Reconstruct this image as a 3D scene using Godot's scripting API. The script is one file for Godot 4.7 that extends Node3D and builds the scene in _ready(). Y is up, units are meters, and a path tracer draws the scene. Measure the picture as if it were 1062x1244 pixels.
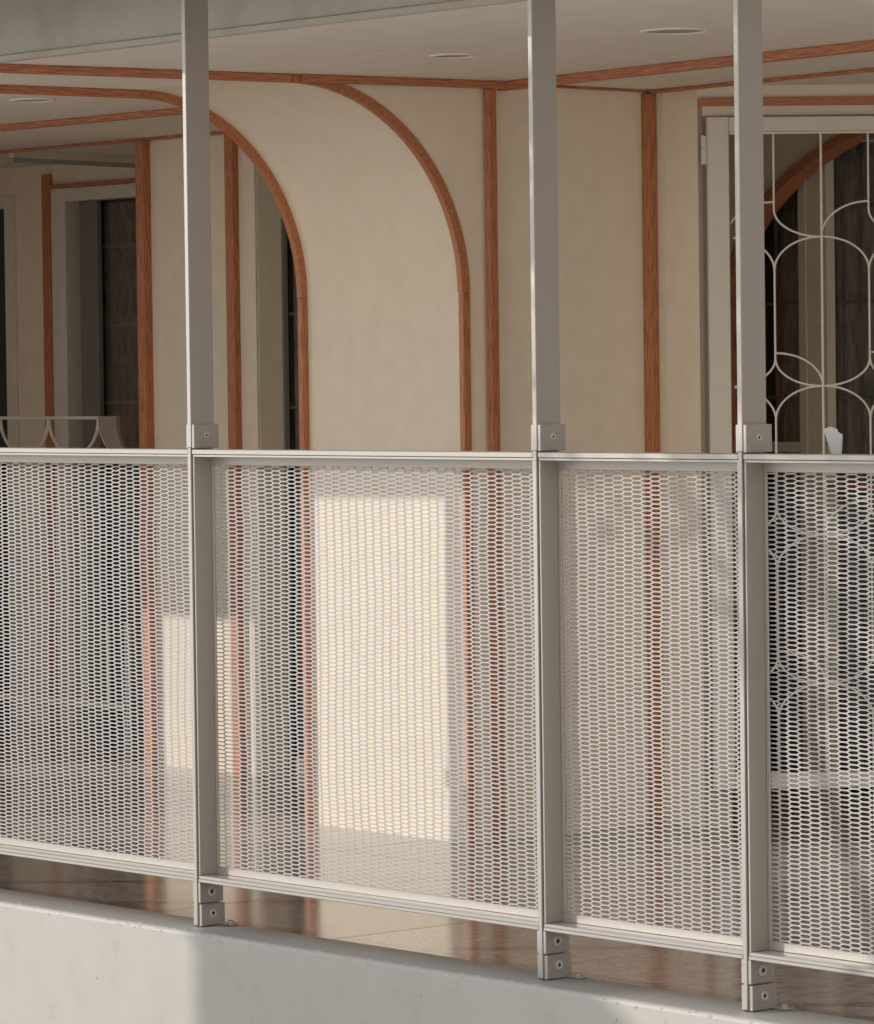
extends Node3D

const CEIL := 2.279
const FLR := -0.063
const UP := Vector3.UP
var used := {}
var M := {}
var rng := RandomNumberGenerator.new()

# ---------------------------------------------------------------- naming
func numbered(called: String) -> String:
	var k: int = used.get(called, -1) + 1
	used[called] = k
	return called if k == 0 else "%s_%03d" % [called, k]

func tag(o: Node, label: String, category: String, group := "") -> void:
	o.set_meta("label", label)
	o.set_meta("category", category)
	if group != "":
		o.set_meta("group", group)

func thing(called: String, label: String, category: String, at := Vector3.ZERO, group := "") -> Node3D:
	var o := Node3D.new()
	o.name = numbered(called)
	add_child(o)
	o.position = at
	tag(o, label, category, group)
	return o

func node_of(mesh: Mesh, called: String, m: Material, parent: Node) -> MeshInstance3D:
	var o := MeshInstance3D.new()
	o.mesh = mesh
	o.material_override = m
	o.name = numbered(called) if parent == self else called
	parent.add_child(o, true)
	return o

func obj(called: String, st: SurfaceTool, m: Material, parent: Node = self) -> MeshInstance3D:
	return node_of(st.commit(), called, m, parent)

func struct(called: String, st: SurfaceTool, m: Material) -> MeshInstance3D:
	var o := obj(called, st, m)
	o.set_meta("kind", "structure")
	return o

# ---------------------------------------------------------------- shapes
func mb() -> SurfaceTool:
	var st := SurfaceTool.new()
	st.begin(Mesh.PRIMITIVE_TRIANGLES)
	return st

func tri(st: SurfaceTool, a: Vector3, b: Vector3, c: Vector3, n: Vector3) -> void:
	var g := (b - a).cross(c - a)
	st.set_normal(n)
	if g.dot(n) > 0.0:
		for v in [a, c, b]:
			st.set_normal(n)
			st.add_vertex(v)
	else:
		for v in [a, b, c]:
			st.set_normal(n)
			st.add_vertex(v)

func quad(st: SurfaceTool, a: Vector3, b: Vector3, c: Vector3, d: Vector3, n: Vector3) -> void:
	tri(st, a, b, c, n)
	tri(st, a, c, d, n)

# a box from corner o along three edges, its edges chamfered by c
func pbox(st: SurfaceTool, o: Vector3, ex: Vector3, ey: Vector3, ez: Vector3, c := 0.0) -> void:
	var cen := o + (ex + ey + ez) * 0.5
	var E := [ex * 0.5, ey * 0.5, ez * 0.5]
	var U := [ex.normalized(), ey.normalized(), ez.normalized()]
	var N := []
	for i in 3:
		var n: Vector3 = U[(i + 1) % 3].cross(U[(i + 2) % 3]).normalized()
		if n.dot(U[i]) < 0.0:
			n = -n
		N.append(n)
	for i in 3:
		var j := (i + 1) % 3
		var k := (i + 2) % 3
		for s in [-1.0, 1.0]:
			var f: Vector3 = cen + E[i] * s
			var a: Vector3 = E[j] - U[j] * c
			var b: Vector3 = E[k] - U[k] * c
			quad(st, f + a + b, f + a - b, f - a - b, f - a + b, N[i] * s)
	if c <= 0.0:
		return
	for i in 3:
		var j := (i + 1) % 3
		var k := (i + 2) % 3
		for s in [-1.0, 1.0]:
			for t in [-1.0, 1.0]:
				var l: Vector3 = E[i] - U[i] * c
				var p1: Vector3 = cen + E[j] * s + (E[k] - U[k] * c) * t
				var p2: Vector3 = cen + (E[j] - U[j] * c) * s + E[k] * t
				quad(st, p1 + l, p1 - l, p2 - l, p2 + l, (N[j] * s + N[k] * t).normalized())
	for s in [-1.0, 1.0]:
		for t in [-1.0, 1.0]:
			for u in [-1.0, 1.0]:
				var q: Vector3 = cen + (E[0] - U[0] * c) * s + (E[1] - U[1] * c) * t + (E[2] - U[2] * c) * u
				tri(st, q + U[0] * c * s, q + U[1] * c * t, q + U[2] * c * u, (N[0] * s + N[1] * t + N[2] * u).normalized())

func abox(st: SurfaceTool, a: Vector3, b: Vector3, c := 0.0) -> void:
	var lo := Vector3(min(a.x, b.x), min(a.y, b.y), min(a.z, b.z))
	var d := (b - a).abs()
	pbox(st, lo, Vector3(d.x, 0, 0), Vector3(0, d.y, 0), Vector3(0, 0, d.z), c)

func box1(called: String, a: Vector3, b: Vector3, m: Material, parent: Node, c := 0.0) -> MeshInstance3D:
	var st := mb()
	abox(st, a, b, c)
	return obj(called, st, m, parent)

func pbox1(called: String, o: Vector3, ex: Vector3, ey: Vector3, ez: Vector3, m: Material, parent: Node, c := 0.0) -> MeshInstance3D:
	var st := mb()
	pbox(st, o, ex, ey, ez, c)
	return obj(called, st, m, parent)

# round bar along a polyline
func tube(st: SurfaceTool, pts: Array, r: float, sides := 6) -> void:
	var rings := []
	var nrm := []
	var side := Vector3.ZERO
	for i in pts.size():
		var t: Vector3 = (pts[min(i + 1, pts.size() - 1)] - pts[max(i - 1, 0)]).normalized()
		if i == 0:
			side = t.cross(Vector3(0.31, 0.2, 0.93)).normalized()
		side = (side - t * side.dot(t)).normalized()
		var other := t.cross(side)
		var ring := []
		var nn := []
		for k in sides:
			var a := TAU * k / sides
			var d := side * cos(a) + other * sin(a)
			nn.append(d)
			ring.append(pts[i] + d * r)
		rings.append(ring)
		nrm.append(nn)
	for i in pts.size() - 1:
		for k in sides:
			var q := (k + 1) % sides
			var n: Vector3 = (nrm[i][k] + nrm[i][q]).normalized()
			quad(st, rings[i][k], rings[i][q], rings[i + 1][q], rings[i + 1][k], n)
	for e in [0, pts.size() - 1]:
		var dirn: Vector3 = (pts[0] - pts[1]).normalized() if e == 0 else (pts[e] - pts[e - 1]).normalized()
		for k in range(1, sides - 1):
			tri(st, rings[e][0], rings[e][k], rings[e][k + 1], dirn)

# a ring / disc lathed round an axis: profile holds (radius, along axis)
func lathe(st: SurfaceTool, at: Vector3, axis: Vector3, profile: Array, sides := 24) -> void:
	var u := axis.cross(Vector3(0.3, 0.9, 0.2)).normalized()
	var v := axis.cross(u)
	for i in profile.size() - 1:
		var p: Vector2 = profile[i]
		var q: Vector2 = profile[i + 1]
		var nn := Vector2(q.y - p.y, p.x - q.x).normalized()
		for k in sides:
			var a0 := TAU * k / sides
			var a1 := TAU * (k + 1) / sides
			var d0 := u * cos(a0) + v * sin(a0)
			var d1 := u * cos(a1) + v * sin(a1)
			var n := ((d0 + d1).normalized() * nn.x + axis * nn.y).normalized()
			quad(st, at + d0 * p.x + axis * p.y, at + d1 * p.x + axis * p.y, at + d1 * q.x + axis * q.y, at + d0 * q.x + axis * q.y, n)

# ---------------------------------------------------------------- textures
func noise_image(sd: int, freq: float, octaves: int, size := 512) -> Image:
	var n := FastNoiseLite.new()
	n.seed = sd
	n.noise_type = FastNoiseLite.TYPE_SIMPLEX
	n.frequency = freq
	n.fractal_octaves = octaves
	return n.get_seamless_image(size, size, false, false, 0.2)

func ramp_tex(img: Image, stops: Array) -> ImageTexture:
	var lut := []
	for i in 256:
		var t := i / 255.0
		var c: Color = stops[0][1]
		for k in stops.size() - 1:
			if t >= stops[k][0]:
				c = (stops[k][1] as Color).lerp(stops[k + 1][1], clampf((t - stops[k][0]) / (stops[k + 1][0] - stops[k][0]), 0, 1))
		lut.append(c)
	var w := img.get_width()
	var src := img.get_data()
	var out := PackedByteArray()
	out.resize(w * w * 3)
	var step := src.size() / (w * w)
	for i in w * w:
		var c: Color = lut[src[i * step]]
		out[i * 3] = int(c.r * 255.0 + 0.5)
		out[i * 3 + 1] = int(c.g * 255.0 + 0.5)
		out[i * 3 + 2] = int(c.b * 255.0 + 0.5)
	return ImageTexture.create_from_image(Image.create_from_data(w, w, false, Image.FORMAT_RGB8, out))

func lin(r: float, g: float, b: float) -> Color:
	return Color(r, g, b).linear_to_srgb()

func mat(c: Color, rough: float, tex: Texture2D = null, scale := Vector3.ONE, bump: Texture2D = null, bump_cm := 0.0) -> StandardMaterial3D:
	var m := StandardMaterial3D.new()
	m.albedo_color = c
	m.roughness = rough
	m.uv1_triplanar = true
	m.uv1_world_triplanar = true
	m.uv1_scale = scale
	if tex:
		m.albedo_texture = tex
	if bump:
		m.heightmap_enabled = true
		m.heightmap_texture = bump
		m.heightmap_scale = bump_cm
	return m

func grey_stops(lo: float, hi: float) -> Array:
	return [[0.0, Color(lo, lo, lo)], [1.0, Color(hi, hi, hi)]]

func make_materials() -> void:
	var soft := noise_image(3, 0.012, 5)
	var fine := noise_image(8, 0.06, 4)
	var fine_tex := ramp_tex(fine, grey_stops(0.0, 1.0))
	var wall_tex := ramp_tex(soft, [[0.0, Color(0.965, 0.96, 0.95)], [0.5, Color(0.985, 0.982, 0.98)], [1.0, Color(1, 1, 1)]])
	M.wall = mat(lin(0.84, 0.73, 0.57), 0.75, wall_tex, Vector3(1.1, 1.1, 1.1), fine_tex, 0.03)
	M.ceiling = mat(lin(0.88, 0.80, 0.685), 0.8, wall_tex, Vector3(0.8, 0.8, 0.8))
	M.bulkhead = mat(lin(0.42, 0.40, 0.36), 0.7, wall_tex)
	M.fascia = mat(lin(0.40, 0.36, 0.295), 0.42, ramp_tex(noise_image(51, 0.008, 4), [[0.0, Color(0.90, 0.89, 0.87)], [0.45, Color(0.965, 0.965, 0.96)], [1.0, Color(1, 1, 1)]]), Vector3(0.9, 0.9, 0.9))
	# kerb: painted concrete, faint run marks and chips
	var kerb_tex := ramp_tex(noise_image(17, 0.02, 5), [[0.0, Color(0.955, 0.945, 0.93)], [0.25, Color(0.985, 0.98, 0.975)], [1.0, Color(1, 1, 1)]])
	M.kerb = mat(lin(0.355, 0.325, 0.285), 0.55, kerb_tex, Vector3(0.6, 0.6, 0.6), fine_tex, 0.03)
	# timber, grain along y, x and z
	var grain := ramp_tex(noise_image(29, 0.03, 5), [[0.0, Color(0.68, 0.60, 0.54)], [0.4, Color(0.86, 0.82, 0.79)], [0.7, Color(1.0, 0.97, 0.94)], [1.0, Color(0.88, 0.80, 0.74)]])
	var tc := lin(0.60, 0.25, 0.12)
	M.timber_y = mat(tc, 0.5, grain, Vector3(9, 0.55, 9))
	M.timber_x = mat(tc, 0.5, grain, Vector3(0.55, 9, 9))
	M.timber_z = mat(tc, 0.5, grain, Vector3(9, 9, 0.55))
	M.timber_arc = mat(tc, 0.5, ramp_tex(noise_image(29, 0.03, 5), [[0.0, Color(0.80, 0.75, 0.71)], [1.0, Color(1.0, 0.98, 0.96)]]), Vector3(9, 3.0, 3.0))
	# painted steel
	var steel_tex := ramp_tex(noise_image(41, 0.07, 5), [[0.0, Color(0.55, 0.45, 0.37)], [0.07, Color(0.88, 0.86, 0.83)], [0.16, Color(0.975, 0.97, 0.965)], [1.0, Color(1, 1, 1)]])
	M.steel = mat(lin(0.405, 0.373, 0.332), 0.42, steel_tex, Vector3(3, 3, 3))
	M.steel.metallic = 0.55
	M.steel_mesh = mat(lin(0.38, 0.35, 0.33), 0.5)
	M.bolt = mat(lin(0.45, 0.42, 0.37), 0.45)
	M.hole = mat(lin(0.015, 0.013, 0.012), 0.9)
	M.white = mat(lin(0.74, 0.68, 0.58), 0.5, wall_tex, Vector3(2, 2, 2))
	M.iron = mat(lin(0.78, 0.73, 0.64), 0.4)
	M.plate = mat(lin(0.40, 0.32, 0.25), 0.6, wall_tex, Vector3(3, 3, 3))
	# floor
	var ft := noise_image(63, 0.02, 5)
	for k in 3:
		var t := ramp_tex(ft, [[0.0, Color(0.84, 0.80, 0.77)], [0.5, Color(0.95, 0.94, 0.93)], [1.0, Color(1, 1, 1)]])
		var f: float = [1.0, 0.93, 1.06][k]
		var m := mat(lin(0.37 * f, 0.295 * f, 0.245 * f), 0.13, t, Vector3(1.3, 1.3, 1.3))
		m.uv1_offset = Vector3(k * 0.37, 0, k * 0.21)
		M["tile%d" % k] = m
	M.grout = mat(lin(0.10, 0.07, 0.055), 0.9)
	M.wing = mat(lin(0.78, 0.70, 0.58), 0.85, wall_tex, Vector3(0.5, 0.5, 0.5))
	M.bark = mat(lin(0.12, 0.09, 0.065), 0.9)
	M.leaf = mat(lin(0.06, 0.10, 0.03), 0.6)
	M.brick = mat(lin(0.17, 0.115, 0.085), 0.85, wall_tex, Vector3(0.5, 0.5, 0.5))
	M.ground = mat(lin(0.60, 0.55, 0.485), 0.9, wall_tex, Vector3(0.1, 0.1, 0.1))
	# glazing, curtains, dark rooms
	var g := StandardMaterial3D.new()
	g.albedo_color = Color(0.20, 0.19, 0.17, 0.14)
	g.transparency = BaseMaterial3D.TRANSPARENCY_ALPHA
	g.roughness = 0.03
	g.metallic_specular = 0.6
	M.glass = g
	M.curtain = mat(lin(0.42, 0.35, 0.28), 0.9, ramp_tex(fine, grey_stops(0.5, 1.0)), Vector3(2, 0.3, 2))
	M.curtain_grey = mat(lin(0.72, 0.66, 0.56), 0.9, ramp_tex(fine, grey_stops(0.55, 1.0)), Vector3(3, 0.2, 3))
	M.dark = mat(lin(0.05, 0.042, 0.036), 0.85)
	M.sash = mat(lin(0.20, 0.18, 0.15), 0.5)
	M.bar = mat(lin(0.26, 0.24, 0.21), 0.5)
	M.cloth = mat(lin(0.40, 0.385, 0.355), 0.85)

# ---------------------------------------------------------------- railing
const PITCH_X := 0.030
const PITCH_Y := 0.0102
const Y0 := 0.113
const Y1 := 1.2
const BACK := -0.056
var mesh_cache := {}

func expanded_mesh(w: float, h: float) -> ArrayMesh:
	var V := PackedVector3Array()
	var N := PackedVector3Array()
	var I := PackedInt32Array()
	var a := PITCH_X * 0.62
	var c := PITCH_X - a
	var cols := int(ceil(w / PITCH_X))
	var rows := int(ceil(h / PITCH_Y))
	var hy := 0.0015
	var hz := 0.0012
	var tilt := 0.0006
	var wn := FastNoiseLite.new()
	wn.seed = 12
	wn.frequency = 2.2
	wn.fractal_octaves = 3
	for i in cols:
		for j in rows:
			var x := i * PITCH_X
			var y := j * PITCH_Y + (PITCH_Y * 0.5 if i % 2 == 1 else 0.0)
			var p0 := Vector3(x, y, 0)
			var p1 := Vector3(x + a, y, 0)
			var segs := [[p0, p1], [p1, p1 + Vector3(c, PITCH_Y * 0.5, 0)], [p1, p1 + Vector3(c, -PITCH_Y * 0.5, 0)]]
			for s in segs:
				var A: Vector3 = s[0]
				var B: Vector3 = s[1]
				if B.x > w + 0.002 or A.y > h or B.y > h or B.y < 0.0 or A.y < 0.0:
					continue
				var t := (B - A).normalized()
				var up := Vector3(-t.y, t.x, 0) * hy
				var ex := t * 0.0006
				A -= ex
				B += ex
				var u := up + Vector3(0, 0, tilt)
				var d := Vector3(0, 0, hz)
				var wa := wn.get_noise_2d(A.x, A.y)
				var wb := wn.get_noise_2d(B.x, B.y)
				A += Vector3(0, wn.get_noise_2d(A.x * 3.0 + 7.0, A.y * 3.0) * 0.0012, wa * 0.006)
				B += Vector3(0, wn.get_noise_2d(B.x * 3.0 + 7.0, B.y * 3.0) * 0.0012, wb * 0.006)
				var R := [u + d, u - d, -u - d, -u + d]
				for k in 4:
					var q: Vector3 = R[k]
					var r: Vector3 = R[(k + 1) % 4]
					var n := (q + r).normalized()
					var b := V.size()
					V.append_array(PackedVector3Array([A + q, B + q, B + r, A + r]))
					N.append_array(PackedVector3Array([n, n, n, n]))
					I.append_array(PackedInt32Array([b, b + 2, b + 1, b, b + 3, b + 2]))
	var arr := []
	arr.resize(Mesh.ARRAY_MAX)
	arr[Mesh.ARRAY_VERTEX] = V
	arr[Mesh.ARRAY_NORMAL] = N
	arr[Mesh.ARRAY_INDEX] = I
	var am := ArrayMesh.new()
	am.add_surface_from_arrays(Mesh.PRIMITIVE_TRIANGLES, arr)
	return am

func railing_panel(x0: float, x1: float, label: String) -> void:
	# x0, x1: post centres; the panel hangs between the posts
	var L := x1 - x0
	var t := thing("mesh_railing", label, "railing", Vector3(x0, 0, 0), "mesh railing panels between the posts")
	var e := 0.0085
	var ch := 0.0007
	box1("top_rail", Vector3(e, Y1 - 0.012, 0.003), Vector3(L - e, Y1, -0.062), M.steel, t, 0.0012)
	box1("top_bar", Vector3(e, Y1 - 0.0185, 0.0), Vector3(L - e, Y1 - 0.0128, BACK), M.steel, t, ch)
	box1("bottom_bar", Vector3(e, Y0 + 0.0085, 0.001), Vector3(L - e, Y0 + 0.016, BACK), M.steel, t, ch)
	box1("bottom_rail", Vector3(e, Y0, 0.003), Vector3(L - e, Y0 + 0.0078, -0.062), M.steel, t, 0.0012)
	var yb := Y0 + 0.0165
	var yt := Y1 - 0.019
	box1("side_bar", Vector3(e, yb, 0.0), Vector3(e + 0.005, yt, BACK), M.steel, t, ch)
	box1("side_bar", Vector3(L - e - 0.005, yb, 0.0), Vector3(L - e, yt, BACK), M.steel, t, ch)
	# angle legs at the back that hold the mesh
	var xi := e + 0.0055
	var bz := BACK + 0.004
	box1("mesh_edging", Vector3(xi, yt - 0.021, BACK), Vector3(L - xi, yt - 0.0005, bz), M.steel, t, ch)
	box1("mesh_edging", Vector3(xi, yb + 0.0005, BACK), Vector3(L - xi, yb + 0.019, bz), M.steel, t, ch)
	box1("mesh_edging", Vector3(xi, yb + 0.0195, BACK), Vector3(xi + 0.010, yt - 0.0215, bz), M.steel, t, ch)
	box1("mesh_edging", Vector3(L - xi - 0.010, yb + 0.0195, BACK), Vector3(L - xi, yt - 0.0215, bz), M.steel, t, ch)
	var w: float = snappedf(L - 2 * xi - 0.012, 0.001)
	var h := yt - yb - 0.036
	if not mesh_cache.has(w):
		mesh_cache[w] = expanded_mesh(w, h)
	var o := node_of(mesh_cache[w], "expanded_mesh", M.steel_mesh, t)
	o.position = Vector3(xi + 0.006, yb + 0.018, BACK - 0.0025)
	o.set_meta("kind", "stuff")

func bolt(at: Vector3, r: float, parent: Node) -> void:
	var st := mb()
	lathe(st, at, Vector3.RIGHT, [Vector2(r, 0.0), Vector2(r * 0.92, 0.0016), Vector2(r * 0.62, 0.0020), Vector2(r * 0.40, 0.0008), Vector2(r * 0.36, -0.0008)], 18)
	var b := obj("bolt", st, M.bolt, parent)
	var s2 := mb()
	lathe(s2, at, Vector3.RIGHT, [Vector2(r * 0.37, 0.0009), Vector2(0.0001, 0.0007)], 14)
	obj("socket", s2, M.hole, b)

func make_post() -> Node3D:
	var t := thing("railing_post", "", "post", Vector3.ZERO, "steel posts of the railing")
	var c := 0.001
	# the tall upper blade, up to the slab above
	box1("upper_blade", Vector3(-0.007, 1.205, 0.004), Vector3(0.007, 2.498, -0.070), M.steel, t, c)
	# splice plates that clasp it just above the rail
	box1("splice_plate", Vector3(-0.0155, 1.203, 0.0015), Vector3(-0.0078, 1.263, -0.074), M.steel, t, c)
	var sp := box1("splice_plate", Vector3(0.0078, 1.203, 0.0015), Vector3(0.0165, 1.263, -0.077), M.steel, t, c)
	bolt(Vector3(0.0166, 1.235, -0.038), 0.0075, sp)
	# lower blade between the panel frames
	box1("lower_blade", Vector3(-0.0055, 0.004, 0.005), Vector3(0.0055, 1.2045, -0.066), M.steel, t, c)
	# two foot plates a side, one above the other
	for s in [-1.0, 1.0]:
		var up := box1("foot_plate", Vector3(0.0062 * s, 0.060, 0.002), Vector3(0.0150 * s, Y0 - 0.001, -0.071), M.steel, t, c)
		var lo := box1("foot_plate", Vector3(0.0062 * s, 0.002, 0.000), Vector3(0.0170 * s, 0.0565, -0.074), M.steel, t, c)
		if s > 0:
			bolt(Vector3(0.0151, 0.087, -0.035), 0.0125, up)
			bolt(Vector3(0.0171, 0.032, -0.037), 0.0110, lo)
	# anchor lug on the kerb behind the foot
	var st := mb()
	abox(st, Vector3(0.012, 0.0, -0.062), Vector3(0.056, 0.006, -0.088), 0.002)
	lathe(st, Vector3(0.040, 0.006, -0.074), Vector3.UP, [Vector2(0.008, 0.0), Vector2(0.008, 0.005), Vector2(0.005, 0.007), Vector2(0.0002, 0.007)], 12)
	obj("anchor_lug", st, M.steel, t)
	return t

# ---------------------------------------------------------------- portal
const NEAR := Vector2(-2.022, -2.03)   # near jamb (x, z)
const FAR := Vector2(-2.85, -2.05)
const ARC_Y := 1.632
const ARC_B := 0.647
const ARC_A := 0.62

func near_x(z: float) -> float:
	return -2.022 + (z + 2.03) * -0.115

func far_x(z: float) -> float:
	return -2.85 + (z + 2.05) * -0.045

func arc_pts(z_jamb: float, steps: int, inset: float) -> Array:
	# (z, y) from the spring line up to the ceiling
	var out := []
	for i in steps + 1:
		var a := PI * 0.5 * i / steps
		out.append(Vector2(z_jamb + ARC_A - cos(a) * (ARC_A - inset), ARC_Y + sin(a) * (ARC_B - inset)))
	return out

func build_portal() -> void:
	var t := thing("arched_wall", "cream plaster wall with deep rounded arch reveal outlined in orange timber", "wall")
	var S := 40
	var an := arc_pts(NEAR.y, S, 0.0)
	var af := arc_pts(FAR.y, S, 0.0)
	# reveal: jamb and cove, one smooth plaster skin
	var st := mb()
	st.set_smooth_group(0)
	var prof_n := [Vector3(NEAR.x, FLR, NEAR.y)]
	var prof_f := [Vector3(FAR.x, FLR, FAR.y)]
	for p in an:
		prof_n.append(Vector3(near_x(p.x), p.y, p.x))
	for p in af:
		prof_f.append(Vector3(far_x(p.x), p.y, p.x))
	for i in prof_n.size() - 1:
		for q in [prof_n[i], prof_n[i + 1], prof_f[i + 1], prof_n[i], prof_f[i + 1], prof_f[i]]:
			st.add_vertex(q)
	st.generate_normals()
	obj("reveal", st, M.wall, t)
	# faces towards the near bay and the far bay
	for side in 2:
		var A := an if side == 0 else af
		var zj := NEAR.y if side == 0 else FAR.y
		var sf := mb()
		var n := Vector3(1, 0, 0.1) if side == 0 else Vector3(-1, 0, 0)
		n = n.normalized()
		for i in A.size() - 1:
			var p: Vector2 = A[i]
			var q: Vector2 = A[i + 1]
			var f := func(z: float, y: float) -> Vector3: return Vector3(near_x(z) if side == 0 else far_x(z), y, z)
			quad(sf, f.call(p.x, p.y), f.call(q.x, q.y), f.call(q.x, CEIL), f.call(p.x, CEIL), n)
		if side == 0:
			quad(sf, Vector3(near_x(zj), FLR, zj), Vector3(near_x(zj), CEIL, zj), Vector3(-2.072, CEIL, -2.86), Vector3(-2.072, FLR, -2.86), n)
		else:
			quad(sf, Vector3(far_x(zj), FLR, zj), Vector3(far_x(zj), CEIL, zj), Vector3(-2.80, CEIL, -3.9), Vector3(-2.80, FLR, -3.9), n)
		obj("face", sf, M.wall, t)
	# trims: straight jambs and curved arches at both edges of the reveal
	var TW := 0.026
	var TD := 0.022
	for side in 2:
		var zj := NEAR.y if side == 0 else FAR.y
		var xj := NEAR.x if side == 0 else FAR.x
		var x0 := xj - TD + 0.006 if side == 0 else xj - 0.006
		box1("jamb_trim", Vector3(x0, FLR, zj - 0.004), Vector3(x0 + TD, ARC_Y - 0.001, zj + TW), M.timber_y, t, 0.0015)
		var sa := mb()
		var o := arc_pts(zj, 48, -0.003)
		var ii := arc_pts(zj, 48, TW)
		for i in 48:
			var q := []
			for k in [[o, i], [ii, i], [ii, i + 1], [o, i + 1]]:
				var p: Vector2 = k[0][k[1]]
				var x := (near_x(p.x) - TD + 0.006) if side == 0 else (far_x(p.x) - 0.006)
				q.append(Vector3(x, min(p.y, CEIL - 0.0005), p.x))
			var d := Vector3(TD, 0, 0)
			quad(sa, q[0] + d, q[1] + d, q[2] + d, q[3] + d, Vector3.RIGHT)
			quad(sa, q[0], q[1], q[2], q[3], Vector3.LEFT)
			var cenv: Vector3 = q[1] + q[2] - q[0] - q[3]
			var nn := Vector3(0, cenv.y, cenv.z).normalized()
			quad(sa, q[1], q[2], q[2] + d, q[1] + d, nn)
			quad(sa, q[0], q[3], q[3] + d, q[0] + d, -nn)
		obj("arch_trim", sa, M.timber_arc, t)
		# flat run under the ceiling out to the slab edge
		var z0 := zj + ARC_A
		var xa := near_x(z0) - TD + 0.006 if side == 0 else far_x(z0) - 0.006
		var xb := near_x(-0.30) - TD + 0.006 if side == 0 else far_x(-0.30) - 0.006
		pbox1("lintel_trim", Vector3(xa, CEIL - TW, z0 + 0.0005), Vector3(xb - xa, 0, -0.30 - z0), Vector3(0, TW - 0.0005, 0), Vector3(TD, 0, 0), M.timber_z, t, 0.0015)
	# horizontal timber over the spandrel, from the crown back to the corner batten
	pbox1("lintel_trim", Vector3(near_x(-1.44) + 0.0065, CEIL - 0.025, -1.44), Vector3(near_x(-2.165) - near_x(-1.44), 0, -0.725), Vector3(0, 0.0245, 0), Vector3(0.012, 0, 0), M.timber_z, t, 0.001)
	# batten on the face
	pbox1("batten", Vector3(-2.014, FLR, -2.098), Vector3(-0.003, 0, -0.034), Vector3(0, CEIL - 0.026 - FLR, 0), Vector3(0.022, 0, 0), M.timber_y, t, 0.0015)

# ---------------------------------------------------------------- windows
func pleats(st: SurfaceTool, x0: float, x1: float, z: float, y0: float, y1: float, wave: float, amp: float) -> void:
	var n := int((x1 - x0) / (wave / 6.0))
	st.set_smooth_group(1)
	for i in n:
		var xa := x0 + (x1 - x0) * i / n
		var xb := x0 + (x1 - x0) * (i + 1) / n
		var f := func(x: float) -> float: return z + amp * sin(x / wave * TAU + 1.3 * sin(x * 9.0)) + amp * 0.4 * sin(x / wave * 2.7 * TAU)
		var a := Vector3(xa, y0, f.call(xa))
		var b := Vector3(xb, y0, f.call(xb))
		for v in [a, b, Vector3(b.x, y1, b.z), a, Vector3(b.x, y1, b.z), Vector3(a.x, y1, a.z)]:
			st.add_vertex(v)

# a closed dark box behind a z-facing window opening
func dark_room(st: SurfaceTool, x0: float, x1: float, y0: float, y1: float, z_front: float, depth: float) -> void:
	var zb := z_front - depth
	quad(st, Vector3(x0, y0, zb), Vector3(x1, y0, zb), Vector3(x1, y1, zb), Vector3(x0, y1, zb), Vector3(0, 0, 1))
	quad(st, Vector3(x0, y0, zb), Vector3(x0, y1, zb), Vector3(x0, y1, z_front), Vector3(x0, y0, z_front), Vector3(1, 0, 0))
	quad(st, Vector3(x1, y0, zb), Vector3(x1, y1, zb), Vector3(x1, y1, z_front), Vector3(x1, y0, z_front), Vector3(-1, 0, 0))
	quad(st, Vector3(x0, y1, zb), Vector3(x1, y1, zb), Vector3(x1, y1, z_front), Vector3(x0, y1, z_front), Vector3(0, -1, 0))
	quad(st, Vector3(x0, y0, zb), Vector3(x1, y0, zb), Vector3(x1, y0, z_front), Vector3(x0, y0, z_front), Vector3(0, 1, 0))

func window_fill(t: Node3D, x0: float, x1: float, y0: float, y1: float, z: float, curtain: Material, bars: Array, wave := 0.07) -> void:
	var g := box1("pane", Vector3(x0, y0, z), Vector3(x1, y1, z - 0.005), M.glass, t)
	for y in bars:
		box1("glazing_bar", Vector3(x0, y - 0.006, z - 0.012), Vector3(x1, y + 0.006, z - 0.024), M.bar, t)
	var st := mb()
	pleats(st, x0, x1, z - 0.06, y0 + 0.01, y1 - 0.01, wave, 0.016)
	st.generate_normals()
	obj("curtain", st, curtain, t)
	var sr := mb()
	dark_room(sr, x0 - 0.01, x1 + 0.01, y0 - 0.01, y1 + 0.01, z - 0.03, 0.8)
	obj("room", sr, M.dark, t)

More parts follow.
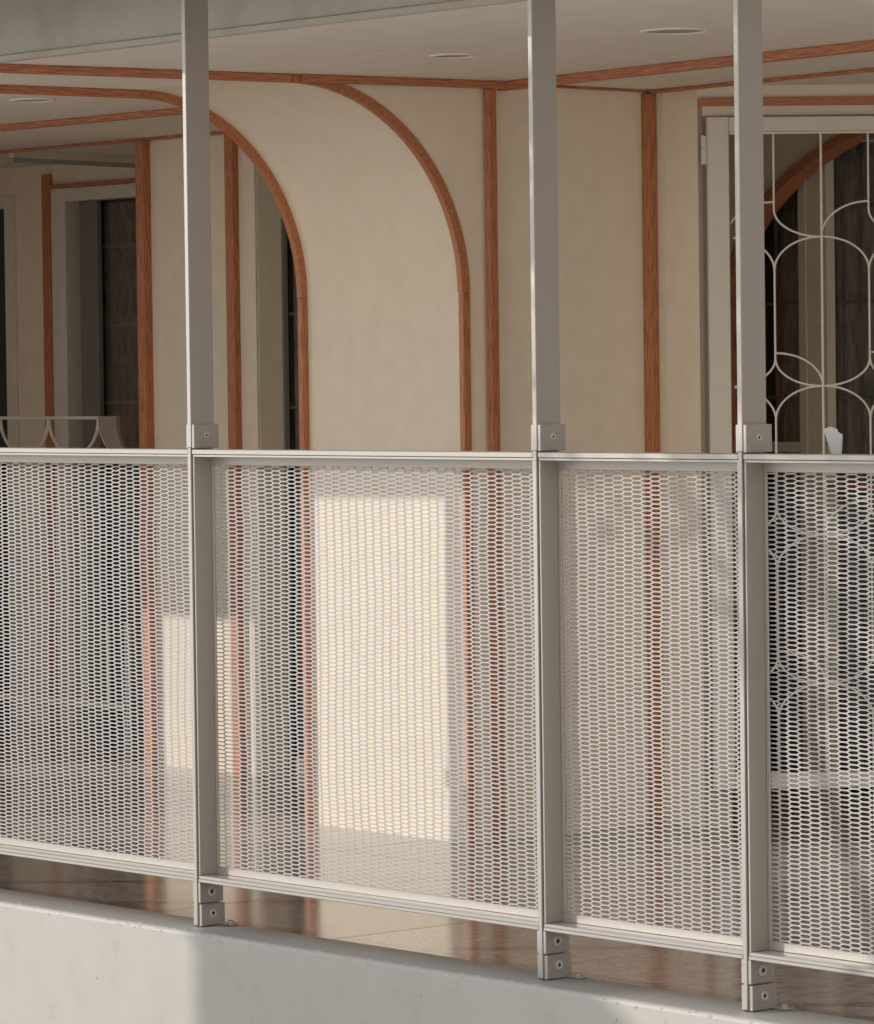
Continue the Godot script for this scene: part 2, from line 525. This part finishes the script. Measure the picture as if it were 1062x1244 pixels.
func build_far_bay() -> void:
	# short wall with two battens
	var t := thing("recess_wall", "short cream wall between two timber battens, seen through the arch", "wall")
	var z3 := -2.93
	box1("panel", Vector3(-4.91, FLR, z3), Vector3(-4.222, CEIL, -3.05), M.wall, t)
	box1("batten", Vector3(-4.916, FLR, z3 - 0.03), Vector3(-4.868, CEIL - 0.012, z3 + 0.036), M.timber_y, t, 0.0015)
	box1("batten", Vector3(-4.378, FLR, z3 + 0.0005), Vector3(-4.332, CEIL - 0.012, z3 + 0.030), M.timber_y, t, 0.0015)
	box1("edge_strip", Vector3(-4.262, FLR, z3 + 0.0005), Vector3(-4.225, CEIL - 0.012, z3 + 0.012), M.wall, t, 0.0015)
	box1("ceiling_trim", Vector3(-6.9, CEIL - 0.013, z3 + 0.0005), Vector3(-2.9, CEIL - 0.0005, z3 + 0.016), M.timber_x, t, 0.001)
	# window beside it, dark
	var w := thing("narrow_window", "dark curtained window showing as a sliver beside the arch's timber edge", "window")
	box1("jamb", Vector3(-4.2215, FLR, -3.035), Vector3(-4.212, CEIL, -3.055), M.sash, w)
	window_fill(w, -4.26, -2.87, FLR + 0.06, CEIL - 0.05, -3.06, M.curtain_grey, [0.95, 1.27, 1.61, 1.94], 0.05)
	box1("sill", Vector3(-4.20, FLR, -3.052), Vector3(-2.87, FLR + 0.06, -3.2), M.wall, w)
	box1("head", Vector3(-4.20, CEIL - 0.05, -3.052), Vector3(-2.87, CEIL, -3.2), M.wall, w)
	# deep recess at the left: back wall, framed window, door
	var zb := -3.7
	var b := thing("recess_back_wall", "shaded cream back wall with one thin timber batten beside the framed window", "wall")
	box1("panel", Vector3(-6.872, FLR, zb), Vector3(-6.60, CEIL, zb - 0.1), M.wall, b)
	box1("panel", Vector3(-6.5995, 2.195, zb - 0.001), Vector3(-4.80, CEIL, zb - 0.1), M.wall, b)
	box1("panel", Vector3(-5.93, FLR, zb - 0.001), Vector3(-4.80, 2.1945, zb - 0.1), M.wall, b)
	box1("batten", Vector3(-6.655, FLR, zb + 0.0005), Vector3(-6.601, 2.24, zb + 0.02), M.timber_y, b, 0.0015)
	box1("head_trim", Vector3(-6.6, 2.177, zb + 0.0005), Vector3(-4.92, 2.194, zb + 0.022), M.timber_x, b, 0.001)
	var f := thing("framed_window", "dark sliding window in a cream frame, left of the timber batten", "window")
	box1("frame", Vector3(-6.60, FLR, zb + 0.012), Vector3(-6.50, 2.176, zb - 0.06), M.white, f, 0.002)
	box1("frame", Vector3(-6.4995, 2.12, zb + 0.012), Vector3(-5.93, 2.176, zb - 0.06), M.white, f, 0.002)
	box1("sash", Vector3(-6.465, FLR, zb - 0.035), Vector3(-6.34, 2.119, zb - 0.06), M.sash, f, 0.002)
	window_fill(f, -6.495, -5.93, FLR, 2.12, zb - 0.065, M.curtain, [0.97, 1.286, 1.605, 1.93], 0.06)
	var d := thing("dark_door", "dark brown door in a cream frame at the far left edge", "door")
	box1("frame", Vector3(-6.945, FLR, zb + 0.012), Vector3(-6.8725, 2.16, zb - 0.06), M.white, d, 0.002)
	box1("frame", Vector3(-8.0, 2.11, zb + 0.012), Vector3(-6.9455, 2.16, zb - 0.06), M.white, d, 0.002)
	box1("leaf", Vector3(-8.0, FLR, zb - 0.02), Vector3(-6.9455, 2.109, zb - 0.06), M.dark, d)
	box1("return_wall", Vector3(-7.25, FLR, -0.68), Vector3(-7.15, CEIL, zb + 0.013), M.wall, d)
	box1("lintel", Vector3(-8.0, 2.161, zb), Vector3(-6.8725, CEIL, zb - 0.1), M.wall, d)
	# grey strip hung across the recess
	var p := thing("ceiling_strip", "thin grey strip running across the recess ceiling above the window", "trim")
	pbox1("board", Vector3(-5.79, 2.234, -2.95), Vector3(-0.15, 0, -0.72), Vector3(0, 0.016, 0), Vector3(-0.03, 0, 0), M.bulkhead, p)
	pbox1("soffit", Vector3(-5.79, 2.2505, -2.95), Vector3(-0.15, 0, -0.72), Vector3(0, 0.028, 0), Vector3(-0.03, 0, 0), M.wall, p)
	# closed slatted screen on the railing line of the far bay
	var sc := thing("slatted_screen", "closed timber slat screen beyond the left edge, outside the picture", "screen")
	box1("frame", Vector3(-6.86, 0.0, -0.20), Vector3(-6.80, CEIL, -0.13), M.timber_y, sc)
	box1("frame", Vector3(-5.10, 0.0, -0.20), Vector3(-5.04, CEIL, -0.13), M.timber_y, sc)
	for i in 22:
		box1("slat", Vector3(-6.7995, 0.004 + i * 0.1025, -0.18), Vector3(-5.1005, 0.1035 + i * 0.1025, -0.15), M.timber_x, sc)
	# beam along the corridor in the far bay
	var bm := obj("ceiling_beam", _pb(Vector3(-8.6, CEIL - 0.022, -2.02), Vector3(5.74, 0, -0.03), Vector3(0, 0.0215, 0), Vector3(0, 0, 0.03), 0.0015), M.timber_x)
	tag(bm, "thin timber beam on the ceiling seen beyond the arch", "beam", "")

func _pb(o: Vector3, ex: Vector3, ey: Vector3, ez: Vector3, c := 0.0) -> SurfaceTool:
	var st := mb()
	pbox(st, o, ex, ey, ez, c)
	return st

func low_gate() -> void:
	var z := -3.34
	var t := thing("low_gate", "low cream iron gate with curved bars in the recess at far left", "gate")
	var x1 := -5.62
	var x0 := -6.62
	box1("top_bar", Vector3(x0, 1.223, z - 0.012), Vector3(x1 - 0.17, 1.236, z + 0.012), M.iron, t, 0.002)
	box1("bottom_bar", Vector3(x0, 0.075, z - 0.012), Vector3(x1, 0.10, z + 0.012), M.iron, t, 0.002)
	box1("end_post", Vector3(x1 - 0.012, FLR, z - 0.012), Vector3(x1 + 0.006, 0.42, z + 0.012), M.iron, t, 0.002)
	box1("upright", Vector3(x1 - 0.142, 0.101, z - 0.008), Vector3(x1 - 0.130, 0.42, z + 0.008), M.iron, t, 0.001)
	# pairs of bars that curve out from the top bar
	for k in 3:
		var xc: float = x1 - 0.175 - k * 0.345
		for s in [-1.0, 1.0]:
			if k == 0 and s > 0:
				continue
			var st := mb()
			var pts := []
			for i in 15:
				var a := PI * 0.5 * i / 14.0
				pts.append(Vector3(xc + s * (0.168 * (1.0 - cos(a)) + 0.004), 1.222 - 0.14 * sin(a), z))
			tube(st, pts, 0.007, 6)
			obj("curved_bar", st, M.iron, t)
	for k in 5:
		var xc: float = x1 - 0.30 - k * 0.17
		box1("upright", Vector3(xc - 0.005, 0.1005, z - 0.006), Vector3(xc + 0.005, 0.86, z + 0.006), M.iron, t)
	# the curved end plate
	var se := mb()
	for i in 16:
		var a0 := PI * 0.5 * i / 16.0
		var a1 := PI * 0.5 * (i + 1) / 16.0
		var f := func(a: float, o: float) -> Vector3: return Vector3(x1 - 0.17 + o * (1.0 - 0.2 * sin(a)) + 0.20 * (1.0 - cos(a)), 1.236 - 0.17 * sin(a), z)
		var n := Vector3(0, 0, 0.008)
		quad(se, f.call(a0, 0.0) + n, f.call(a1, 0.0) + n, f.call(a1, 0.125) + n, f.call(a0, 0.125) + n, Vector3(0, 0, 1))
		quad(se, f.call(a0, 0.0) - n, f.call(a1, 0.0) - n, f.call(a1, 0.125) - n, f.call(a0, 0.125) - n, Vector3(0, 0, -1))
		quad(se, f.call(a0, 0.125) + n, f.call(a1, 0.125) + n, f.call(a1, 0.125) - n, f.call(a0, 0.125) - n, Vector3(1, 0, 0))
	obj("end_plate", se, M.plate, t)
	var sb := mb()
	var bp := []
	for i in 17:
		var a := PI * 0.5 * i / 16.0
		bp.append(Vector3(x1 - 0.172 + 0.20 * (1.0 - cos(a)), 1.236 - 0.17 * sin(a), z))
	tube(sb, bp, 0.009, 6)
	obj("curved_bar", sb, M.iron, t)

# ---------------------------------------------------------------- right bay
const FAN := Vector3(1.424, 1.17, -0.078)
const GO := Vector3(-1.828, 0, -2.8075)
func gdir() -> Vector3:
	return Vector3(cos(deg_to_rad(53.0)), 0, -sin(deg_to_rad(53.0)))
func gp(u: float, y: float, off := 0.0) -> Vector3:
	# a point on the gate's plane: u along it, off in front of it
	var d := gdir()
	var n := Vector3(-d.z, 0, d.x)
	return GO + d * u + n * off + UP * y
func gbox(called: String, u0: float, u1: float, y0: float, y1: float, o0: float, o1: float, m: Material, parent: Node, c := 0.0) -> MeshInstance3D:
	return pbox1(called, gp(u0, y0, o0), gdir() * (u1 - u0), Vector3(0, y1 - y0, 0), gp(0, 0, o1) - gp(0, 0, o0), m, parent, c)

func arc_between(a: Vector2, b: Vector2, vertical_first: bool) -> Array:
	# quarter ellipse from a to b (u, y); leaves a upright when vertical_first
	var out := []
	for i in 13:
		var s := PI * 0.5 * i / 12.0
		var p: Vector2
		if vertical_first:
			p = Vector2(a.x + (b.x - a.x) * (1.0 - cos(s)), a.y + (b.y - a.y) * sin(s))
		else:
			p = Vector2(a.x + (b.x - a.x) * sin(s), a.y + (b.y - a.y) * (1.0 - cos(s)))
		out.append(p)
	return out

func build_right_bay() -> void:
	var z2 := -2.84
	var t := thing("alcove_wall", "narrow cream wall strip beside the corner batten, left of the iron gate", "wall")
	box1("panel", Vector3(-2.09, FLR, z2), Vector3(-1.843, CEIL, z2 - 0.12), M.wall, t)
	box1("corner_batten", Vector3(-2.068, FLR, z2 + 0.0005), Vector3(-2.030, CEIL - 0.013, z2 + 0.034), M.timber_y, t, 0.0015)
	box1("edge_bead", Vector3(-2.0, FLR, z2 + 0.0005), Vector3(-1.9945, CEIL - 0.013, z2 + 0.004), M.wall, t)
	pbox1("ceiling_trim", Vector3(-2.03, CEIL - 0.013, z2 + 0.002), Vector3(3.9, 0, 0.264), Vector3(0, 0.0125, 0), Vector3(0, 0, 0.012), M.timber_x, t, 0.001)
	pbox1("ceiling_trim", Vector3(-2.034, CEIL - 0.009, -2.14), Vector3(-0.03, 0, -0.69), Vector3(0, 0.0085, 0), Vector3(0.010, 0, 0), M.timber_z, t, 0.001)
	var bm := obj("ceiling_beam", _pb(Vector3(-2.03, CEIL - 0.028, -2.196), Vector3(3.95, 0, 0.348), Vector3(0, 0.0275, 0), Vector3(0, 0, 0.03), 0.0015), M.timber_x)
	tag(bm, "long timber beam on the ceiling running right from the timber corner", "beam")
	# oblique doorway with its gate
	var s := thing("gate_surround", "cream panel and dark timber header above the white iron gate", "door frame")
	gbox("side_panel", 0.016, 0.030, FLR, 2.214, -0.05, -0.03, M.plate, s)
	gbox("top_panel", 0.0305, 1.2, 2.184, 2.214, -0.05, -0.022, M.wall, s)
	gbox("timber_header", 0.016, 1.2, 2.2145, 2.240, -0.05, -0.012, M.timber_x, s, 0.001)
	gbox("bulkhead", 0.016, 1.2, 2.2405, CEIL, -0.05, -0.03, M.wall, s)
	var g := thing("iron_gate", "tall cream gate with looping wrought iron scrolls, half hidden by the right post", "gate")
	var y0 := 0.06
	var y1 := 2.178
	gbox("stile", 0.040, 0.108, y0, y1, -0.012, 0.022, M.white, g, 0.003)
	gbox("stile", 0.90, 0.968, y0, y1, -0.012, 0.022, M.white, g, 0.003)
	gbox("top_rail", 0.1085, 0.8995, 2.130, y1 - 0.001, -0.011, 0.021, M.white, g, 0.003)
	gbox("bottom_rail", 0.1085, 0.8995, y0, y0 + 0.05, -0.011, 0.021, M.white, g, 0.003)
	gbox("inner_bead", 0.1085, 0.8995, 2.123, 2.1295, -0.006, 0.016, M.iron, g, 0.001)
	var hs := mb()
	lathe(hs, gp(0.032, 2.03, 0.004), UP, [Vector2(0.0001, 0.0), Vector2(0.011, 0.0), Vector2(0.011, 0.045), Vector2(0.0085, 0.047), Vector2(0.0085, 0.052), Vector2(0.011, 0.054), Vector2(0.011, 0.09), Vector2(0.0001, 0.09)], 14)
	obj("hinge", hs, M.white, g)
	# scrollwork: columns of bars, with arcs meeting at nodes
	var ub: float = 0.250
	var du: float = 0.150
	var dy: float = 0.470
	var yn: float = 1.800
	for k in range(-1, 5):
		var u := ub + du * k
		if k % 2 == 0 or k == -1:
			if k == -1:
				continue
			# edge columns: straight pieces beside the loops
			for r in 5:
				var top: float = (yn - 0.105) - r * dy
				var st := mb()
				tube(st, [gp(u, top, 0.004), gp(u, max(top - 0.2775, y0 + 0.05), 0.004)], 0.0036, 6)
				obj("bar", st, M.iron, g)
			var s0 := mb()
			tube(s0, [gp(u, 2.128, 0.004), gp(u, yn + 0.086, 0.004)], 0.0036, 6)
			obj("bar", s0, M.iron, g)
		else:
			var st := mb()
			tube(st, [gp(u, 2.128, 0.006), gp(u, y0 + 0.045, 0.006)], 0.0042, 6)
			obj("bar", st, M.iron, g)
	for c in [-1, 1, 3]:
		var u: float = ub + du * c
		for r in 5:
			var y: float = yn - r * dy
			var n := Vector2(u, y)
			var lists := []
			var even := r % 2 == 0
			for sg in [-1.0, 1.0]:
				var e: float = u + sg * du
				lists.append(arc_between(Vector2(e, y - 0.105), n, true))
				if r > 0:
					lists.append(arc_between(Vector2(e, y + 0.088), n, true))
				if even == (sg < 0):
					if r == 0:
						lists.append(arc_between(Vector2(e, y + 0.086), n, true))
				else:
					lists.append(arc_between(n, Vector2(e, y + 0.11), true) if r % 2 == 0 else arc_between(n, Vector2(e, y + 0.105), true))
			for l in lists:
				var pts := []
				for p in l:
					if p.x > 0.107 and p.x < 0.902 and p.y > y0 + 0.04:
						pts.append(gp(p.x, p.y, 0.004))
				if pts.size() > 1:
					var sc := mb()
					tube(sc, pts, 0.0036, 6)
					obj("scroll", sc, M.iron, g)
	# arched window behind the gate
	var w := thing("arched_window", "dark window under a curved red timber arch, behind the iron gate", "window")
	var za := -3.8
	var xa := -2.70
	var A := 1.18
	var B := 0.645
	var ys := 1.62
	var S := 36
	var sp := mb()
	var arc := mb()
	for i in S:
		var p := []
		for q in [i, i + 1]:
			var a: float = PI * q / S
			p.append([Vector3(xa + A * (1 - cos(a)), ys + B * sin(a), za), Vector3(xa + A - cos(a) * (A - 0.034), ys + (B - 0.034) * sin(a), za)])
		var d := Vector3(0, 0, 0.02)
		quad(sp, p[0][0], p[1][0], Vector3(p[1][0].x, CEIL, za), Vector3(p[0][0].x, CEIL, za), Vector3(0, 0, 1))
		quad(arc, p[0][0] + d, p[1][0] + d, p[1][1] + d, p[0][1] + d, Vector3(0, 0, 1))
		var mid: Vector3 = (Vector3(xa + A, ys, za) - p[0][1]).normalized()
		quad(arc, p[0][1] + d, p[1][1] + d, p[1][1] - d * 3.0, p[0][1] - d * 3.0, mid)
		quad(arc, p[0][0] + d, p[1][0] + d, p[1][0] - d * 0.2, p[0][0] - d * 0.2, -mid)
	abox(sp, Vector3(-3.2, FLR, za - 0.0005), Vector3(xa, CEIL, za - 0.1))
	obj("spandrel", sp, M.wall, w)
	obj("arch_trim", arc, M.timber_arc, w)
	box1("jamb_trim", Vector3(xa, FLR, za - 0.06), Vector3(xa + 0.034, ys - 0.001, za + 0.02), M.timber_y, w, 0.0015)
	box1("mullion", Vector3(-2.43, FLR, za - 0.075), Vector3(-2.395, CEIL - 0.05, za - 0.105), M.white, w, 0.001)
	box1("pier", Vector3(-2.394, FLR, za - 0.08), Vector3(-2.30, CEIL - 0.05, za - 0.12), M.wall, w)
	box1("sill_bar", Vector3(-2.64, 1.10, za - 0.075), Vector3(-2.4305, 1.135, za - 0.10), M.white, w)
	box1("sill_bar", Vector3(-2.2995, 0.975, za - 0.055), Vector3(0.2, 1.0, za - 0.085), M.timber_x, w)
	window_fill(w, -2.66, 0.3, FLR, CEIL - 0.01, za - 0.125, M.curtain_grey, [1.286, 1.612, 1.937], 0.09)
	var cl := mb()
	for i in 8:
		var f := func(k: int, v: float) -> Vector3:
			var a := (k - 4) / 8.0
			return Vector3(FAN.x + 0.012 * (1.0 - v) + a * 0.056 * (0.25 + 0.75 * v), FAN.y + v * (0.085 - 0.05 * a * a - 0.02 * a), FAN.z + (0.004 if k % 2 == 0 else -0.004) * v)
		quad(cl, f.call(i, 0.0), f.call(i + 1, 0.0), f.call(i + 1, 1.0), f.call(i, 1.0), Vector3(0.75 if i % 2 == 0 else -0.5, 0.1, 0.8).normalized())
	var cn := obj("paper_fan", cl, M.cloth)
	tag(cn, "small white pleated paper fan tucked behind the top rail at right", "fan")
	var ls := mb()
	lathe(ls, Vector3(-1.68, 2.118, -3.55), UP, [Vector2(0.10, 0.0), Vector2(0.012, 0.05), Vector2(0.0001, 0.05)], 24)
	lathe(ls, Vector3(-1.68, 2.165, -3.55), UP, [Vector2(0.004, 0.0), Vector2(0.004, CEIL - 2.165)], 8)
	var ln := obj("lamp_shade", ls, M.cloth)
	tag(ln, "white conical lamp shade at the right edge behind the gate", "lamp")

# ---------------------------------------------------------------- scene
func _ready() -> void:
	rng.seed = 7
	var cam := Camera3D.new()
	cam.name = "camera"
	add_child(cam)
	cam.position = Vector3(7.5246, 1.3726, 6.1989)
	cam.rotation_degrees = Vector3(-1.874, 49.71, -0.744)
	cam.fov = 14.184
	cam.near = 0.05
	cam.far = 1000.0
	cam.current = true

	var sky_mat := ProceduralSkyMaterial.new()
	sky_mat.sky_top_color = Color(0.60, 0.64, 0.70)
	sky_mat.sky_horizon_color = Color(0.86, 0.86, 0.84)
	sky_mat.sky_curve = 0.2
	sky_mat.ground_bottom_color = Color(0.55, 0.50, 0.44)
	sky_mat.ground_horizon_color = Color(0.80, 0.78, 0.74)
	sky_mat.sun_angle_max = 1.0
	var sky := Sky.new()
	sky.sky_material = sky_mat
	var env := Environment.new()
	env.background_mode = Environment.BG_SKY
	env.sky = sky
	env.background_energy_multiplier = 2.0
	env.tonemap_mode = Environment.TONE_MAPPER_LINEAR
	env.tonemap_exposure = 1.57
	env.sdfgi_enabled = true
	env.ssao_enabled = true
	env.ssil_enabled = true
	var we := WorldEnvironment.new()
	we.name = "world_environment"
	we.environment = env
	add_child(we)
	var sun := DirectionalLight3D.new()
	sun.name = "sun"
	add_child(sun)
	sun.look_at_from_position(Vector3.ZERO, Vector3(0.949, -0.56, -1.0))
	sun.light_energy = 0.6
	sun.light_color = Color(1.0, 0.985, 0.965)
	sun.light_angular_distance = 0.4
	sun.shadow_enabled = true

	make_materials()
	build_structure()
	build_portal()
	build_far_bay()
	build_right_bay()
	low_gate()
	build_railing()
	street_tree()
	build_lights()

func build_structure() -> void:
	var st := mb()
	quad(st, Vector3(-300, -0.55, -300), Vector3(300, -0.55, -300), Vector3(300, -0.55, 300), Vector3(-300, -0.55, 300), UP)
	struct("ground", st, M.ground)
	# the wing of the building behind the camera
	var nb := thing("neighbouring_wing", "sunlit cream wing standing behind the viewer, outside the picture", "building")
	box1("wall", Vector3(9.5, -0.55, 0.5), Vector3(16.0, 8.5, 14.0), M.wing, nb)
	for i in 3:
		for j in 2:
			var wn := box1("window", Vector3(9.46, 0.5 + j * 3.4, 1.8 + i * 3.4), Vector3(9.499, 2.2 + j * 3.4, 3.2 + i * 3.4), M.sash, nb)
			box1("pane", Vector3(9.452, 0.6 + j * 3.4, 1.9 + i * 3.4), Vector3(9.459, 2.1 + j * 3.4, 3.1 + i * 3.4), M.dark, wn)
	var rw := thing("rear_wing", "brown brick rear wing of the building, outside the picture at right", "building")
	box1("wall", Vector3(4.6, -0.55, -9.0), Vector3(9.4, 8.5, -3.3), M.brick, rw)
	# the pillar out in the forecourt that shades the kerb
	var gpr := thing("entrance_pillar", "tall rendered pillar in the forecourt, outside the picture", "pillar")
	box1("shaft", Vector3(-6.78, -0.55, 6.5), Vector3(-5.44, 3.60, 6.9), M.wall, gpr, 0.01)
	box1("cap", Vector3(-6.82, 3.601, 6.46), Vector3(-5.40, 3.69, 6.94), M.kerb, gpr, 0.012)
	# floor bed and tiles
	st = mb()
	abox(st, Vector3(-9, FLR - 0.25, -0.096), Vector3(1.95, FLR - 0.004, -4.8))
	var fl := struct("floor", st, M.grout)
	var step := 0.77
	var gap := 0.004
	var tm := {}
	for i in 18:
		for j in 7:
			var x0 := -9.0 + 0.59 + (i - 1) * step + 0.04
			var z1 := -0.098 - 0.77 * j + 0.0
			var xa: float = max(x0 + gap * 0.5, -9.0)
			var xb: float = min(x0 + step - gap * 0.5, 1.95)
			var zb: float = max(z1 - step + gap, -4.8)
			if xb - xa < 0.05 or z1 - zb < 0.05:
				continue
			var o := MeshInstance3D.new()
			var key := "%.3f %.3f" % [xb - xa, z1 - zb]
			if not tm.has(key):
				var s := mb()
				abox(s, Vector3.ZERO, Vector3(xb - xa, 0.012, zb - z1), 0.0008)
				tm[key] = s.commit()
			o.mesh = tm[key]
			o.material_override = M["tile%d" % rng.randi_range(0, 2)]
			o.name = "tile"
			o.position = Vector3(xa, FLR - 0.012, z1)
			fl.add_child(o, true)
	# kerb with a softly rounded outer edge
	st = mb()
	var prof := [Vector2(-0.095, FLR - 0.3), Vector2(-0.095, -0.004), Vector2(-0.091, 0.0), Vector2(0.055, -0.001)]
	for i in 7:
		var a := PI * 0.5 * (1.0 - i / 6.0)
		prof.append(Vector2(0.056 + 0.012 * cos(a), -0.013 + 0.012 * sin(a)))
	prof.append(Vector2(0.068, -1.2))
	var nx := 160
	var wob := FastNoiseLite.new()
	wob.seed = 5
	wob.frequency = 1.6
	wob.fractal_octaves = 4
	st.set_smooth_group(0)
	for i in nx:
		var xs := [-9.0 + 10.95 * i / nx, -9.0 + 10.95 * (i + 1) / nx]
		for k in prof.size() - 1:
			var v := []
			for e in [[0, k], [1, k], [1, k + 1], [0, k + 1]]:
				var p: Vector2 = prof[e[1]]
				var x: float = xs[e[0]]
				var w := wob.get_noise_2d(x * 3.0, 0.0) * 0.0022
				var z := p.x + (w if p.x > 0.0 else 0.0)
				var y := p.y + (w * 0.4 if (p.x > 0.05 and p.y > -0.1) else 0.0)
				v.append(Vector3(x, y, z))
			for q in [v[0], v[1], v[2], v[0], v[2], v[3]]:
				st.add_vertex(q)
	st.generate_normals()
	var kb := struct("kerb", st, M.kerb)
	var fs := mb()
	for i in 150:
		var c := Vector3(rng.randf_range(-2.0, 1.9), 0, 0)
		var k := rng.randf()
		if k < 0.88:
			var a := rng.randf_range(0.0, PI * 0.5)
			c.y = -0.013 + 0.012 * sin(a)
			c.z = 0.056 + 0.0125 * cos(a)
		else:
			c.y = -0.02 - pow(rng.randf(), 2.0) * 0.16
			c.z = 0.0683
		var rr := rng.randf_range(0.0015, 0.0042) * (1.0 if k < 0.88 else 0.7)
		var n := Vector3(0, 0.6 if k < 0.88 else 0.0, 0.8 if k < 0.88 else 1.0).normalized()
		var tx := Vector3.RIGHT
		var ty := n.cross(tx)
		var prev := Vector3.ZERO
		var first := Vector3.ZERO
		var m := 6
		for q in m + 1:
			var an := TAU * (q % m) / m
			var p := c + tx * cos(an) * rr * (2.2 if k < 0.88 else 0.8) * (0.6 + 0.5 * absf(sin(q % m * 2.1 + i))) + ty * sin(an) * rr * (0.8 if k < 0.88 else 2.0)
			if q > 0:
				tri(fs, c + n * rr * 0.55, prev, p, (n + (prev + p - 2.0 * c).normalized() * 0.5).normalized())
			prev = p
	var fo := obj("paint_flakes", fs, M.kerb, kb)
	fo.set_meta("kind", "stuff")
	# ceiling slab, outer fascia with a lip, slab of the storey above
	st = mb()
	abox(st, Vector3(-9, CEIL, -0.31), Vector3(1.95, CEIL + 0.2, -4.8))
	struct("ceiling", st, M.ceiling)
	st = mb()
	abox(st, Vector3(-9, CEIL - 0.004, -0.295), Vector3(1.95, 2.4995, -0.3095))
	abox(st, Vector3(-9, CEIL - 0.018, -0.288), Vector3(1.95, CEIL + 0.002, -0.3085), 0.003)
	struct("fascia", st, M.fascia)
	st = mb()
	abox(st, Vector3(-9, 2.5, 0.47), Vector3(1.95, 2.75, -1.0))
	abox(st, Vector3(-9, 2.40, 0.47), Vector3(1.95, 2.4995, 0.42))
	struct("upper_slab", st, M.fascia)
	# walls that close the gallery
	st = mb()
	abox(st, Vector3(-9.2, FLR - 0.25, -4.8), Vector3(1.95, 2.75, -5.0))
	struct("back_wall", st, M.wall)
	st = mb()
	abox(st, Vector3(-9.2, FLR - 0.25, -0.3), Vector3(-9.0, 2.75, -4.8))
	struct("wall_left", st, M.wall)

func street_tree() -> void:
	var at := Vector3(-2.62, -0.55, 4.5)
	var t := thing("street_tree", "leafy tree in the forecourt that shades the right hand railing, outside the picture", "tree", at)
	var st := mb()
	var trunk := []
	for i in 9:
		var v := i / 8.0
		trunk.append(Vector3(0.05 * sin(v * 3.0), v * 4.6, 0.04 * sin(v * 5.0)))
	for i in 8:
		tube(st, [trunk[i], trunk[i + 1]], 0.085 - 0.007 * i, 10)
	obj("trunk", st, M.bark, t)
	var c := Vector3(0.0, 5.08, 0.0)
	for i in 9:
		var a := TAU * i / 9.0 + 0.4 * rng.randf()
		var s0: Vector3 = trunk[5 + i % 3]
		var e := c + Vector3(cos(a) * 0.95, rng.randf_range(-0.5, 0.8), sin(a) * 0.95)
		var sl := mb()
		tube(sl, [s0, s0.lerp(e, 0.5) + Vector3(0, 0.12, 0), e], 0.022, 6)
		obj("limb", sl, M.bark, t)
	var nz := FastNoiseLite.new()
	nz.seed = 31
	nz.frequency = 1.5
	var lf := mb()
	var n := 0
	while n < 5200:
		var d := Vector3(rng.randfn(), rng.randfn(), rng.randfn()).normalized() * pow(rng.randf(), 0.4)
		var p := c + d * Vector3(1.32, 1.3, 1.32)
		if nz.get_noise_3dv(p) < -0.12 - 0.25 * (1.0 - d.length()):
			n += 1
			continue
		var ax := Vector3(rng.randfn(), rng.randfn() * 0.6, rng.randfn()).normalized()
		var sd := ax.cross(Vector3(rng.randfn(), rng.randfn(), rng.randfn())).normalized()
		var L := rng.randf_range(0.08, 0.13)
		var nn := ax.cross(sd)
		quad(lf, p, p + ax * L * 0.5 + sd * L * 0.28, p + ax * L, p + ax * L * 0.5 - sd * L * 0.28, nn)
		n += 1
	var cr := obj("crown", lf, M.leaf, t)
	cr.set_meta("kind", "stuff")

func build_railing() -> void:
	var xs := [-4.005, -2.700, -2.040, -0.739, 0.562, 1.223, 1.883]
	var pl := ["steel post beyond the left end of the railing", "steel post outside the left edge", "steel post next to the left edge", "leftmost steel post, in front of the timber battens", "middle steel post, right of the arch", "rightmost steel post, in front of the iron gate", "steel post beyond the right edge"]
	var proto := make_post()
	for i in xs.size():
		var p := proto
		if i > 0:
			p = proto.duplicate()
			p.name = numbered("railing_post")
			add_child(p)
		p.position = Vector3(xs[i], 0, 0)
		p.set_meta("label", pl[i])
	var nl := ["mesh railing panel far beyond the left edge", "narrow mesh railing panel beyond the left edge", "wide mesh railing panel at the left edge", "wide mesh railing panel in the middle, in front of the sunlit arch", "narrow mesh railing panel between the middle and right posts", "mesh railing panel at the right edge, in front of the iron gate"]
	for i in xs.size() - 1:
		railing_panel(xs[i], xs[i + 1], nl[i])

func build_lights() -> void:
	var at := [[Vector3(-0.369, CEIL, -1.337), 0.092, "largest round ceiling downlight, upper right between two posts"], [Vector3(-1.307, CEIL, -1.368), 0.066, "round ceiling downlight in front of the timber corner"], [Vector3(-3.392, CEIL, -1.38), 0.075, "faint round ceiling downlight beyond the arch"]]
	for a in at:
		var t := thing("downlight", a[2], "downlight", a[0], "downlights recessed in the ceiling")
		var r: float = a[1]
		var st := mb()
		lathe(st, Vector3.ZERO, Vector3.DOWN, [Vector2(r, 0.0), Vector2(r, 0.003), Vector2(r * 0.97, 0.005), Vector2(r * 0.88, 0.0045), Vector2(r * 0.84, 0.001)], 40)
		obj("rim", st, M.ceiling, t)
		st = mb()
		lathe(st, Vector3.ZERO, Vector3.DOWN, [Vector2(r * 0.84, 0.0012), Vector2(r * 0.5, 0.0022), Vector2(0.0001, 0.0024)], 40)
		obj("diffuser", st, M.sash if r < 0.07 else M.bulkhead, t)
